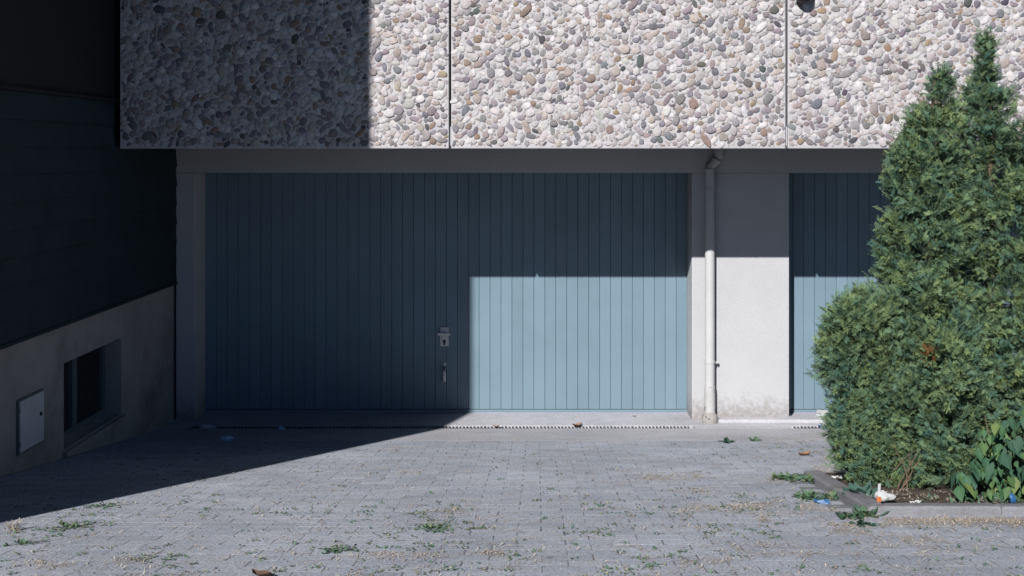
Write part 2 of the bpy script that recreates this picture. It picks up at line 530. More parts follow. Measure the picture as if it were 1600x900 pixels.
    # panels carry a parent inverse; their children sit in world coordinates already
# ---- black lamp cut by the top of the picture
lm = empty('wall_lamp', (1.925, YP - .02, 1.10))
tag(lm, 'round black fitting on the pebble panel, cut off by the top of the picture', 'lamp')
a = MB(); a.tube([(1.925, YP + .01, 1.16), (1.925, YP - .03, 1.16)], [.055, .055], 20); a.build('base_plate', M_black, lm)
a = MB(); a.tube([(1.925, YP - .065, 1.067), (1.925, YP - .065, 1.072), (1.925, YP - .065, 1.10), (1.925, YP - .065, 1.16), (1.925, YP - .065, 1.24)], [.026, .046, .063, .066, .058], 20)
a.build('lamp_body', M_black, lm)
a = MB(); a.tube([(1.925, YP - .03, 1.17), (1.925, YP - .065, 1.17)], [.02, .02], 10); a.build('arm', M_black, lm)

# ---- garage doors
DZ0, DZ1 = -2.296, ZL + .06
def garage_door(x0, x1, full):
    d = MB()
    d.box(x0 - .05, x1 + .05, YD + .030, YD + .06, DZ0 + .01, DZ1)          # backing sheet
    do = d.build('garage_door', M_groove, bld)
    n = round((x1 - x0) / .0958)
    p = (x1 - x0) / n
    # one board: a folded steel strip with sloping edges
    g_, bv = .0006, .003
    prof = [(-p / 2 + g_, .0295), (-p / 2 + g_, .004), (-p / 2 + g_ + bv, 0), (p / 2 - g_ - bv, 0), (p / 2 - g_, .004), (p / 2 - g_, .0295)]
    mb = MB(); mb.prism(prof, 'z', DZ0 + .034, DZ1)
    bmesh.ops.recalc_face_normals(mb.bm, faces=mb.bm.faces)
    me = bpy.data.meshes.new('board'); mb.bm.to_mesh(me); mb.bm.free(); me.materials.append(M_door)
    for i in range(n):
        o = bpy.data.objects.new('board', me); COL.objects.link(o); o.parent = do
        o.location = (x0 + p * (i + .5), YD + random.gauss(0, .0005), 0)
        o.rotation_euler.z = random.gauss(0, .010)
    b = MB(); b.box(x0 - .01, x1 + .01, YD - .006, YD + .03, DZ0 - .012 + .012, DZ0 + .029, .003); b.build('bottom_rail', M_door, do)
    b = MB(); b.box(x0, x1, YD + .0, YD + .03, DZ0 - .012, DZ0 - .002); b.build('rubber_seal', M_black, do)
    return do
door1 = garage_door(*D1, True)
door2 = garage_door(*D2, True)
hx = -.815
a = MB(); a.box(hx - .037, hx + .037, YD - .010, YD, -1.712, -1.546, .003); a.build('lock_plate', M_handle, door1)
a = MB(); a.tube([(hx, YD - .01, -1.598), (hx, YD - .045, -1.598)], .012, 12)
a.box(hx - .055, hx + .055, YD - .062, YD - .042, -1.611, -1.587, .006); a.build('door_handle', M_handle, door1)
a = MB(); a.tube([(hx, YD - .016, -1.668), (hx, YD - .009, -1.668)], .013, 14); a.box(hx - .008, hx + .008, YD - .016, YD - .009, -1.70, -1.672); a.build('lock_cylinder', M_black, door1)
a = MB(); a.tube([(hx + .002, YD - .002, -1.905), (hx + .002, YD - .045, -1.908), (hx + .002, YD - .052, -1.925), (hx + .002, YD - .052, -1.99), (hx + .002, YD - .045, -2.008), (hx + .002, YD - .002, -2.012)],
       [.011, .012, .0135, .0135, .012, .011], 12); a.build('pull_handle', M_handle, door1)
a = MB(); a.tube([(hx + .004, YD - .007, -1.868), (hx + .004, YD, -1.868)], .014, 14); a.build('keyhole_cover', M_steel, door1)

# ---- rain pipe
px_, py_ = 1.452, YW - .062
pr = .041
pipe = empty('downpipe', (px_, py_, ZF))
tag(pipe, 'white painted rain pipe on the pier, paint peeling at its foot', 'rain pipe')
a = MB(); a.tube([(px_, py_, -1.99), (px_, py_, -.165)], pr, 24); a.build('pipe', M_pipe, pipe)
a = MB(); a.tube([(px_, py_, -.185), (px_, py_, -.158)], pr + .005, 24)
a.tube([(px_, py_, -.16), (px_ + .004, py_, -.135), (px_ + .052, py_, -.082)], [pr, pr, pr], 24)
a.tube([(px_ + .044, py_, -.098), (px_ + .056, py_ - .0, -.078)], pr + .004, 24)
a.tube([(px_ + .05, py_, -.084), (px_ + .072, py_ , -.055), (px_ + .078, py_, -.02), (px_ + .078, py_, ZS + .03)], [pr, pr, pr, pr], 24)
a.build('elbow', M_pipe, pipe)
a = MB(); a.tube([(px_, py_, -.352), (px_, py_, -.326)], pr + .0045, 24); a.build('collar', M_pipe, pipe)
a = MB(); a.tube([(px_, py_, -2.235), (px_, py_, -2.02), (px_, py_, -1.985)], [pr + .005, pr + .005, pr + .003], 24); a.build('worn_sleeve', M_pipeworn, pipe)
a = MB(); a.tube([(px_, py_, -1.792), (px_, py_, -1.768)], pr + .004, 24)
a.box(px_ + .02, px_ + .075, py_ + .01, py_ + .03, -1.80, -1.784, .002); a.tube([(px_ + .06, py_ - .005, -1.792), (px_ + .06, py_ + .062, -1.792)], .006, 8)
a.build('bracket', M_pipe, pipe)
a = MB(); a.tube([(px_, py_ - .015, ZF - .02), (px_, py_ - .015, ZF + .02), (px_, py_ - .01, ZF + .05), (px_, py_, ZF + .072)], [.062, .070, .066, .048], 18)
sh = a.build('pipe_shoe', M_shoe, pipe)
for v in sh.data.vertices:
    v.co.x += random.gauss(0, .003); v.co.y += random.gauss(0, .003); v.co.z += random.gauss(0, .002)

# ---- drains
def drain(x0, x1, label):
    d = empty('drain_channel', ((x0 + x1) / 2, (DR0 + DR1) / 2, ZF)); tag(d, label, 'drain')
    a = MB(); a.box(x0, x1, DR0 - .010, DR1 + .010, ZF - .095, ZF - .075); a.build('channel_floor', M_void, d)
    a = MB()
    a.box(x0, x1, DR0 - .010, DR0, ZF - .074, ZF - .001); a.box(x0, x1, DR1, DR1 + .010, ZF - .074, ZF - .001)
    a.build('channel_edge', M_concrete, d)
    V, Fc = [], []
    x = x0 + .02
    while x < x1 - .02:
        z1 = ZF - .006 + random.gauss(0, .0012); wd = .0125 + random.gauss(0, .001)
        o = len(V)
        for zz in (ZF - .03, z1):
            V += [(x, DR0 + .001, zz), (x + wd, DR0 + .001, zz), (x + wd, DR1 - .001, zz), (x, DR1 - .001, zz)]
        Fc += [tuple(o + q for q in f) for f in ((4, 5, 6, 7), (0, 1, 5, 4), (1, 2, 6, 5), (2, 3, 7, 6), (3, 0, 4, 7))]
        x += .0292
    me = mesh_np('grate_bars', np.array(V), Fc); me.materials.append(M_grate)
    o = link('grate', me, d); o.matrix_parent_inverse = d.matrix_basis.inverted(); tag(o, kind='stuff')
    return d
drain(-2.89, 1.29, 'slotted drain channel in the concrete before the wide blue door with handles')
drain(2.11, 6.39, 'slotted drain channel before the blue door beside the evergreen')

# ------------------------------------------------------------------ neighbouring house on the left
HX, HY = -3.075, 3.42
hs = empty('house', (-7, HY, gz(HY)))
tag(hs, 'shaded house side with dark lap siding above a grey rendered base', 'building')
WY0, WY1, WZ0, WZ1 = 7.46, 8.49, -1.955, -1.39
PXF = -3.092
a = MB()
a.box(-3.30, PXF, HY + .02, WY0, -2.7, -1.11)
a.box(-3.30, PXF, WY1, YW + .3, -2.7, -1.11)
a.box(-3.30, PXF, WY0, WY1, WZ1, -1.11)
a.box(-3.30, PXF, WY0, WY1, -2.7, WZ0)
bmesh.ops.remove_doubles(a.bm, verts=a.bm.verts, dist=.0005)
a.build('base_wall', M_plinth, hs)
a = MB(); a.box(-12, -3.302, HY + .02, 20, -2.7, 7.2); a.build('core_wall', M_clad, hs)
a = MB(); a.box(-3.30, HX - .012, HY + .02, YP + .3, .352, 7.2); a.box(-3.30, HX - .012, HY + .02, YW - .002, -1.108, .350)
a.build('cladding', M_clad, hs)
a = MB(); a.box(-12.2, HX + .02, HY - .05, 20, 7.2, 7.5); a.build('roof', M_clad, hs)
a = MB(); a.box(-3.32, -3.05, HY, HY + .10, -1.112, 7.19); a.build('corner_board', M_siding, hs)
BH = .162
for i in range(9):
    z0 = -1.112 + i * BH
    y1 = YW - .004
    if z0 + BH > ZS - .01: y1 = YP - .03 if z0 > -.03 else YW - .004
    zt = z0 + BH + .004
    a = MB(); a.prism([(HX - .011, z0), (HX + .017 + random.gauss(0, .001), z0), (HX + .001, zt), (HX - .011, zt)], 'y', HY + .103, y1)
    a.build('siding_board', M_siding, hs)
# boards run on behind the end of the panel
a = MB(); a.box(HX - .012, HX + .024, HY + .11, YW - .004, -1.134, -1.1135); a.build('drip_edge', M_siding, hs)
a = MB(); a.box(HX - .011, HX + .024, HY + .103, YP - .03, .352, .372); a.build('top_flashing', M_clad, hs)
# cellar window
wf = MB(); xr = PXF - .17
fy = .045
wf.box(xr, xr + .05, WY0, WY0 + fy, WZ0, WZ1); wf.box(xr, xr + .05, WY1 - fy, WY1, WZ0, WZ1)
wf.box(xr, xr + .05, WY0 + fy, WY1 - fy, WZ1 - fy, WZ1); wf.box(xr, xr + .05, WY0 + fy, WY1 - fy, WZ0, WZ0 + fy)
ym = WY0 + .46
wf.box(xr, xr + .055, ym - .04, ym + .04, WZ0 + fy, WZ1 - fy)
wo = wf.build('window', M_frame, hs)
a = MB(); a.box(xr - .02, xr + .004, WY0 + fy, ym - .04, WZ0 + fy, WZ1 - fy); a.build('pane', M_glass, wo)
a = MB(); a.box(xr - .02, xr - .005, ym + .04, WY1 - fy, WZ0 + fy, WZ1 - fy); a.build('pane', M_glass, wo)
sl = []
z = WZ0 + fy + .008
while z < WZ1 - fy - .006:
    for (q0, q1, name) in ((WY0 + fy, ym - .042, 'slat'), (ym + .042, WY1 - fy, 'slat')):
        a = MB(); a.prism([(xr + .012, z + .010), (xr + .030, z), (xr + .032, z + .002), (xr + .014, z + .0125)], 'y', q0, q1); a.build('slat', M_slat, wo)
    z += .0185
a = MB(); a.prism([(xr + .05, WZ0 + .012), (xr + .05, WZ0 - .02), (PXF + .03, WZ0 - .045), (PXF + .03, WZ0 - .012)], 'y', WY0 - .02, WY1 + .02); a.build('sill', M_plinth, wo)
# meter cupboard
my0, my1, mz0, mz1 = 6.79, 7.115, -1.80, -1.495
a = MB(); a.box(PXF - .01, PXF + .012, my0 - .012, my1 + .012, mz0 - .012, mz1 + .012, .002); mf = a.build('meter_cupboard', M_frame, hs)
a = MB(); a.box(PXF + .0125, PXF + .020, my0, my1, mz0, mz1, .002); a.build('cupboard_door', M_meter, mf)
for hz in (mz0 + .05, mz1 - .05):
    a = MB(); a.tube([(PXF + .018, my0 - .002, hz - .018), (PXF + .018, my0 - .002, hz + .018)], .006, 10); a.build('hinge', M_steel, mf)
a = MB(); a.tube([(PXF + .02, my1 - .05, (mz0 + mz1) / 2 + .02), (PXF + .027, my1 - .05, (mz0 + mz1) / 2 + .02)], .012, 12); a.build('cupboard_lock', M_black, mf)

# ------------------------------------------------------------------ thuja trees
def spray(rr):
    """a flat fan of scale leaves, one unit long along +x, in the xy plane"""
    V, Fc = [], []
    def strip(p, d, ln, wd, bend):
        d = d / np.linalg.norm(d); q = np.array([-d[1], d[0], 0.0])
        o = len(V)
        m = p + d * ln * .6 + np.array([0, 0, bend * .4]); e = p + d * ln + np.array([0, 0, bend])
        V.extend([p, m + q * wd * .5, e, m - q * wd * .5])
        Fc.append((o, o + 1, o + 2, o + 3))
    curl = rr.uniform(-.18, .04)
    strip(np.array([0., 0, 0]), np.array([1., rr.uniform(-.12, .12), 0]), 1.0, .09, curl)
    for k in range(6):
        t = .10 + .145 * k
        for sd in (-1, 1):
            if rr.random() < .12: continue
            an = rr.uniform(.45, .85) * sd
            ln = (.46 - .30 * abs(t - .3)) * rr.uniform(.7, 1.15)
            strip(np.array([t + rr.uniform(-.03, .03), 0, curl * t * t]), np.array([math.cos(an), math.sin(an), 0]), ln, .085, curl * .7 + rr.uniform(-.10, .10))
    return np.array(V), Fc
SPR = [spray(random.Random(300 + k)) for k in range(8)]

def crown(lobes, n_clump, seed, per=17, keep=None):
    """lobes: (x, y, z, rx, ry, rz). clumps of sprays on the skin of the joined lobes, loose ones further in"""
    rg = np.random.default_rng(seed)
    Lb = np.array(lobes); Lb[:, 3:] *= .87
    area = Lb[:, 3] * Lb[:, 5] + .3 * Lb[:, 3] * Lb[:, 4]
    pr_ = area + .010; pr_ = pr_ / pr_.sum()
    # boughs: small plumes standing out of the skin, so that light and shade break it up
    B = []
    guard = 0
    while len(B) < n_clump // 14 and guard < 20000:
        guard += 1
        li = rg.choice(len(Lb), p=pr_)
        d = rg.normal(size=3); d /= np.linalg.norm(d)
        c, r = Lb[li, :3], Lb[li, 3:]
        P = c + d * r * rg.uniform(.86, 1.0)
        q = (((P - Lb[:, :3]) / Lb[:, 3:]) ** 2).sum(1); q[li] = 9
        if q.min() < .72 or P[2] < gz(P[1]) + .05: continue
        nrm = d / r; nrm /= np.linalg.norm(nrm)
        br = min(rg.uniform(.075, .150), .6 * r[0])
        if B and min(np.linalg.norm(P - x[0]) for x in B) < br * .85: continue
        B.append((P, br, nrm, rg.uniform(0, 1)))
    BP = np.array([x[0] for x in B]); BR = np.array([x[1] for x in B])
    pb = BR ** 2 / (BR ** 2).sum()
    Vs, Fs, Cs = [], [], []
    nv = 0
    done = 0
    guard = 0
    while done < n_clump and guard < n_clump * 14:
        guard += 1
        if rg.random() < .84:
            bi = rg.choice(len(B), p=pb)
            c, br, bn, btone = B[bi]
            d = rg.normal(size=3); d /= np.linalg.norm(d)
            if d @ (bn + np.array([0, 0, .25])) < -.05: continue
            sq = np.array([1, 1, 1.25])
            P = c + d * br * sq * rg.uniform(.75, 1.05)
            q = ((P - BP) ** 2).sum(1) / BR ** 2; q[bi] = 9
            if q.min() < .50: continue
            nrm = d * .7 + bn * .5; nrm /= np.linalg.norm(nrm)
            tone0 = btone
        else:
            li = rg.choice(len(Lb), p=pr_)
            d = rg.normal(size=3); d /= np.linalg.norm(d)
            s_ = rg.uniform(.60, .86)
            c, r = Lb[li, :3], Lb[li, 3:]
            P = c + d * r * s_
            q = (((P - Lb[:, :3]) / Lb[:, 3:]) ** 2).sum(1); q[li] = 9
            if q.min() < .5: continue
            nrm = d / r; nrm /= np.linalg.norm(nrm)
            tone0 = .3
        if P[2] < gz(P[1]) + .04: continue
        if keep is not None and not keep(P): continue
        tone = .5 * tone0 + rg.uniform(0, .5)
        clump_dir = nrm + np.array([0, 0, .55]) + rg.normal(size=3) * .30
        clump_dir /= np.linalg.norm(clump_dir)
        cr = rg.uniform(.022, .040)
        dead = rg.random() < .0010
        for k in range(per):
            dr = clump_dir + rg.normal(size=3) * .50
            dr /= np.linalg.norm(dr)
            up = np.array([0, 0, 1.0]) + rg.normal(size=3) * .55
            sd = np.cross(up, dr); sd /= np.linalg.norm(sd) + 1e-9
            nn = np.cross(dr, sd)
            ln = rg.uniform(.036, .066)
            base = P + rg.normal(size=3) * cr * .75 - dr * ln * .45
            V, Fc = SPR[rg.integers(len(SPR))]
            W = base + (V[:, :1] * dr + V[:, 1:2] * sd + V[:, 2:3] * nn) * ln
            # colour of the leaf itself: old blue-green scales, young yellow-green tips
            f = np.clip(.5 * tone + rg.uniform(-.15, .5), 0, 1)
            old, young = np.array([.060, .142, .118]), np.array([.205, .270, .095])
            col = old * (1 - f) + young * f
            tip = np.clip(V[:, :1] - .45, 0, 1) * .5
            C = col * (1 + tip * np.array([1.1, .8, .5]))
            if dead: C = np.tile(np.array([.26, .12, .045]), (len(V), 1)) * rg.uniform(.7, 1.1)
            Vs.append(W); Fs.extend([tuple(i + nv for i in f_) for f_ in Fc]); Cs.append(C); nv += len(V)
        done += 1
    return np.vstack(Vs), Fs, np.vstack(Cs)

def lobes_at(y0, rows, ry=.9):
    """lobe centres from the outline read off the photograph at a known distance; depth from the width"""
    out = []
    for (cx, cy, rx, rz, dy) in rows:
        y = y0 + dy
        out.append(((cx - 840) / F * y, y, (235 - cy) / F * y, rx / F * y, rx / F * y * ry, rz / F * y))
    return out

def trunk(name, pts, rads, parent):
    a = MB(); a.tube(pts, rads, 8); o = a.build(name, M_bark, parent); return o

def thuja(label, y0, x, rows, n, seed, top, limbs, name='thuja_tree', ry=.9):
    z0 = gz(y0)
    t = empty(name, (x, y0, z0)); tag(t, label, 'evergreen')
    L = lobes_at(y0, rows, ry)
    V, Fc, C = crown(L, n, seed)
    me = mesh_np('crown', V, Fc, C); me.materials.append(M_thuja)
    o = link('crown', me, t); o.matrix_parent_inverse = t.matrix_basis.inverted()
    rr = random.Random(seed)
    pts = [(x + rr.gauss(0, .006), y0 + rr.gauss(0, .01), z0 - .03 + (top - z0) * k / 8) for k in range(9)]
    tr = trunk('trunk', pts, [.045 * (1 - k / 8.6) + .004 for k in range(9)], t)
    for (bx, by, bz, ex, ey, ez) in limbs:
        mid = ((bx + ex) / 2 + rr.gauss(0, .03), (by + ey) / 2, (bz + ez) / 2 + .03)
        trunk('limb', [(bx, by, bz), mid, (ex, ey, ez)], [.014, .010, .004], tr)
    return t

yA, yB = 6.35, 6.65
xa = (1455 - 840) / F * yA; xb = (1548 - 840) / F * yB
def limbs(x, y, seed, n=16, hgt=1.7):
    rr = random.Random(seed); out = []
    for k in range(n):
        z = gz(y) + .15 + hgt * k / n; an = rr.uniform(0, 6.28); ln = .17 * (1 - k / n * .7)
        out.append((x, y, z, x + ln * math.cos(an), y + ln * math.sin(an), z + ln * .8))
    return out
rowsA = [(1472, 124, 7, 26, 0), (1469, 160, 18, 36, 0), (1459, 210, 31, 42, 0), (1447, 260, 44, 42, -.02), (1448, 320, 56, 55, -.03), (1446, 390, 60, 62, -.05),
         (1445, 470, 62, 72, -.05), (1435, 560, 92, 80, -.1), (1440, 640, 92, 70, -.1), (1462, 702, 86, 56, -.12), (1418, 292, 25, 32, 0.), (1414, 360, 32, 34, .02), (1410, 418, 28, 34, .02),
         (1452, 738, 46, 40, -.14)]
rowsB = [(1540, 78, 6, 26, 0), (1540, 120, 16, 32, 0), (1543, 168, 31, 34, 0), (1550, 224, 46, 46, 0), (1552, 290, 66, 60, 0), (1560, 370, 84, 75, 0), (1568, 460, 98, 85, -.05),
         (1575, 560, 108, 85, -.08), (1580, 640, 98, 60, -.05), (1585, 700, 90, 60, .1)]
rowsC = [(1346, 512, 42, 46, 0), (1338, 556, 44, 46, 0), (1374, 606, 46, 44, 0), (1358, 658, 44, 42, 0), (1362, 702, 44, 40, -.02), (1376, 732, 36, 24, -.04), (1390, 560, 46, 60, .05)]
thuja('slimmer evergreen with the lower tip, left of its taller twin', yA, xa, rowsA, 2000, 11, .42, limbs(xa, yA, 1))
thuja('tallest evergreen with a pointed tip at the right edge of the picture', yB, xb, rowsB, 2150, 12, .62, limbs(xb, yB, 2))
xc = (1365 - 840) / F * 6.2
thuja('low round evergreen bush bulging before the second blue door', 6.2, xc, rowsC, 950, 13, -1.05, limbs(xc, 6.2, 3, 7, .45), 'evergreen_bush')

# bare brown stems showing through the gap at the foot of the shrubs
bs = empty('bare_stems', ((1405 - 840) / F * 5.9, 5.9, gz(5.9))); tag(bs, 'bare brown forked twigs in the dark gap under the evergreens', 'twigs')
rr = random.Random(8)
bx = (1403 - 840) / F * 5.9
for k in range(9):
    p = Vector((bx + rr.gauss(0, .035), 5.98 + rr.gauss(0, .05), gz(5.98) + .01)); d = Vector((rr.gauss(0, .45), rr.gauss(-.1, .2), 1)).normalized()
    pts = [p]
    for s_ in range(5):
        p = p + d * .055; d = (d + Vector((rr.gauss(0, .25), rr.gauss(0, .15), rr.gauss(0, .15)))).normalized(); pts.append(p)
    trunk('twig', pts, [.0042, .0038, .0032, .0028, .0022, .0012], bs)

# ------------------------------------------------------------------ broad-leaved creeper
def leaf_mesh(seed, ln, wd, tint, lobed=False):
    rr = random.Random(seed)
    n = 7
    V, Fc = [], []
    fold = rr.uniform(.12, .3); droop = rr.uniform(.05, .25)
    for i in range(n):
        t = i / (n - 1)
        w_ = wd / 2 * (1.0 if t <= 0 else min(1.0, (t / .32) ** .55)) * (1 - max(0, (t - .32) / .68) ** 1.35) if t > 0 else wd * .10
        if lobed: w_ *= 1 + .38 * math.cos(t * 15)
        if i == n - 1: w_ = .001
        zc = -droop * ln * t * t
        V += [(t * ln, -w_, zc + fold * w_), (t * ln, 0, zc), (t * ln, w_, zc + fold * w_)]
    for i in range(n - 1):
        for q in (0, 1):
            a0 = i * 3 + q; Fc.append((a0, a0 + 1, a0 + 4, a0 + 3))
    C = np.tile(np.array(tint), (len(V), 1)); C[1::3] *= 1.25
    me = mesh_np('leaf', np.array(V), Fc, C, True); me.materials.append(M_leaf); return me
LEAF = [leaf_mesh(k, rl, rl * rw, c) for k, (rl, rw, c) in enumerate([
    (.092, .66, (.045, .110, .055)), (.085, .72, (.055, .125, .060)), (.10, .60, (.040, .098, .055)), (.078, .74, (.085, .150, .055)), (.105, .66, (.048, .105, .068)), (.085, .68, (.125, .175, .055)), (.060, .7, (.065, .135, .065)), (.07, .62, (.10, .17, .075)), (.055, .7, (.05, .11, .05))])]
vine = empty('creeper', (2.55, 5.75, gz(5.75))); tag(vine, 'broad leaved green creeper spreading at the foot of the tall evergreen', 'plant')
rr = random.Random(21)
def place_leaf(par, me, p, yaw, pitch, roll, sc=1.0):
    o = bpy.data.objects.new('leaf', me); COL.objects.link(o); o.parent = par
    o.matrix_parent_inverse = par.matrix_basis.inverted()
    o.matrix_basis = Matrix.Translation(p) @ Matrix.Rotation(yaw, 4, 'Z') @ Matrix.Rotation(pitch, 4, 'Y') @ Matrix.Rotation(roll, 4, 'X') @ Matrix.Scale(sc, 4)
    return o
nl = 0
while nl < 420:
    cx = rr.uniform(1490, 1690); cy = rr.uniform(635, 792)
    edge = 655 + (1600 - cx) * .30 if cx < 1600 else 640
    if cy < edge - 8 or (cx < 1520 and cy < 735): continue
    yy = 5.50 + rr.random() * .22 + (790 - cy) / 190 * .15
    p = Vector(((cx - 840) / F * yy, yy, (235 - cy) / F * yy))
    if p.z < gz(yy) + .02: p.z = gz(yy) + .03 + rr.random() * .05
    place_leaf(vine, rr.choice(LEAF), p, rr.gauss(-1.57, .8), rr.uniform(.35, 1.35), rr.gauss(0, .45), rr.uniform(.5, 1.05)); nl += 1
for k in range(12):
    x0 = rr.uniform(2.25, 2.95); z0 = gz(5.8); p = Vector((x0, 5.85, z0)); pts = [p]; d = Vector((rr.gauss(0, .3), -.1, 1)).normalized()
    for s_ in range(6):
        p = p + d * .07; d = (d + Vector((rr.gauss(0, .25), rr.gauss(-.05, .15), 0))).normalized(); pts.append(p)
    a = MB(); a.tube(pts, [.005, .005, .0045, .004, .003, .002, .0015], 6); a.build('stem', M_bark, vine)

# ------------------------------------------------------------------ weeds, litter and loose stuff
def blades(pts, n, lo, hi, spread_, tint, seed, wd=.0035, lift=(.15, 1.0), leafy=False, hub=False):
    rr = random.Random(seed)
    V, Fc, C = [], [], []
    if hub: V.append(Vector(pts[0]) + Vector((0, 0, .003))); C.append(np.array(tint[0]))
    for P in pts:
        for k in range(n if isinstance(n, int) else rr.randint(*n)):
            an = rr.uniform(0, 6.28); el = rr.uniform(*lift); ln = rr.uniform(lo, hi)
            b = Vector(P) + Vector((rr.gauss(0, spread_), rr.gauss(0, spread_), 0)); b.z = gz(b.y) + .002 + (P[2] - gz(P[1]))
            d = Vector((math.cos(an) * math.cos(el), math.sin(an) * math.cos(el), math.sin(el)))
            q = Vector((-math.sin(an), math.cos(an), 0)) * (wd * rr.uniform(.7, 1.3))
            m = b + d * ln * .55; e = b + d * ln + Vector((0, 0, -ln * .25 * math.cos(el)))
            if e.z < gz(e.y) + .003: e.z = gz(e.y) + .003
            if m.z < gz(m.y) + .003: m.z = gz(m.y) + .004
            o = len(V); f = 1.0 if not leafy else .35
            V += [b - q * f, b + q * f, m + q * 1.1, m - q * 1.1, e]
            Fc += [(o, o + 1, o + 2, o + 3), (o + 3, o + 2, o + 4)]
            if hub: Fc.append((o, o + 1, 0))
            c = np.array(rr.choice(tint)) * rr.uniform(.8, 1.25); C += [c] * 5
    return np.array(V), Fc, np.array(C)
GREEN = [(.10, .185, .105), (.12, .20, .11), (.085, .165, .11), (.16, .19, .10)]
STRAW = [(.48, .42, .34), (.55, .49, .40), (.40, .34, .27), (.46, .38, .31)]

def weed(px, py, n, lo, hi, spread_, label, seed, wd=.010, tint=GREEN, name='weed', m=None, lift=(.1, 1.1)):
    P = gp(px, py)
    V, Fc, C = blades([P], n, lo, hi, spread_, tint, seed, wd, lift, True, True)
    o_ = np.array(P)
    me = mesh_np(name, V - o_, Fc, C, True); me.materials.append(m or M_weed)
    o = link(name, me); o.location = P; tag(o, label, 'weed'); return o
weed(1232, 748, 230, .015, .045, .042, 'widest low green weed on the paving left of the bed kerb', 1)
weed(1266, 753, 26, .02, .055, .018, 'small round leaved weed touching the right end of the widest weed', 2, .016)
weed(1262, 778, 46, .02, .06, .035, 'pale green seedling left of the blue wrapper by the kerb', 3, .012, [(.12, .21, .12), (.10, .18, .10)])
weed(1302, 778, 40, .02, .05, .03, 'green sprig leaning over the blue wrapper by the kerb', 4, .010)
weed(1326, 809, 36, .015, .04, .030, 'dark flat weed on the paving just left of the kerb corner', 5, .011, [(.045, .095, .055)])
weed(1352, 806, 40, .025, .07, .026, 'upright green weed standing right at the kerb corner', 6, .012)
weed(1349, 821, 26, .02, .05, .022, 'bluish weed on the paving in front of the kerb corner', 7, .014, [(.06, .12, .09)])
weed(1136, 691, 16, .03, .07, .015, 'small dark sprout on the apron nearest the rain pipe', 8, .016, [(.05, .11, .075)])
weed(1179, 689, 14, .03, .065, .014, 'small green sprout on the apron below the middle of the white pier', 9, .015)
weed(1346, 783, 30, .06, .13, .016, 'blue green broad leaved thistle inside the bed, left of the white wrapper', 10, .030, [(.075, .155, .125), (.09, .17, .135)], lift=(.5, 1.35))
weed(1500, 790, 60, .03, .08, .07, 'grassy weed at the inner side of the front kerb under the creeper', 12, .006)
weed(1455, 786, 50, .03, .09, .06, 'feathery green weed behind the front kerb, left of the creeper', 13, .006)
weed(22, 830, 22, .03, .08, .012, 'dry pale grass tuft at the left picture edge on the shadow line', 14, .003, STRAW, 'dry_tuft', M_straw, (.5, 1.3))
weed(112, 824, 60, .01, .03, .045, 'green weed tuft in the paving joints, largest one near the left shadow edge', 15, .006)
weed(35, 849, 36, .01, .028, .035, 'green weed tuft lowest at the left edge of the paving', 16, .006)
weed(160, 792, 44, .01, .028, .045, 'green weed straddling the shadow line on the left of the drive', 17, .006)
weed(680, 826, 60, .01, .028, .05, 'green weed patch in the middle of the sunlit drive', 18, .006)
weed(533, 861, 40, .01, .028, .04, 'green weed tuft near the bottom edge, left of the drive centre', 19, .006)

# grass in the joints: patches where the photograph shows them, thinning out between
pts = []
rr = random.Random(31)
cl = [(75, 830, 30, 5), (135, 820, 30, 6), (105, 805, 30, 4), (250, 873, 30, 6), (330, 790, 60, 4), (430, 800, 70, 5), (600, 800, 80, 6), (690, 795, 50, 6), (700, 815, 40, 6), (640, 830, 40, 5), (745, 825, 20, 4),
      (660, 855, 60, 6), (670, 895, 40, 4), (850, 715, 60, 4), (950, 790, 50, 5), (985, 805, 40, 4), (1000, 890, 40, 4), (920, 830, 80, 6), (1030, 870, 50, 5), (1080, 825, 40, 4), (1100, 800, 80, 5), (1170, 835, 50, 6),
      (1180, 780, 50, 5), (1080, 770, 60, 4), (1330, 890, 60, 5), (1200, 800, 60, 4), (820, 870, 60, 4), (1150, 705, 60, 5), (880, 775, 60, 4), (1270, 700, 20, 3)]
for cx, cy, sp, n in cl:
    for k in range(n * 2):
        qx, qy = cx + rr.gauss(0, sp * .7), cy + rr.gauss(0, 5.5)
        if qy < 665 or qy > 915: continue
        P = gp(qx, qy)
        if in_bed(P.x, P.y): continue
        # settle into the nearest joint row
        pts.append(P)
for k in range(260):
    P = gp(rr.uniform(0, 1600), rr.uniform(690, 905))
    if not in_bed(P.x, P.y): pts.append(P)
V, Fc, C = blades(pts, (3, 9), .006, .017, .014, GREEN + [(.30, .27, .17)], 32, .0034)
me = mesh_np('joint_grass', V, Fc, C); me.materials.append(M_weed); o = link('joint_grass', me)
tag(o, 'thin green grass growing in the paving joints', 'grass', kind='stuff')
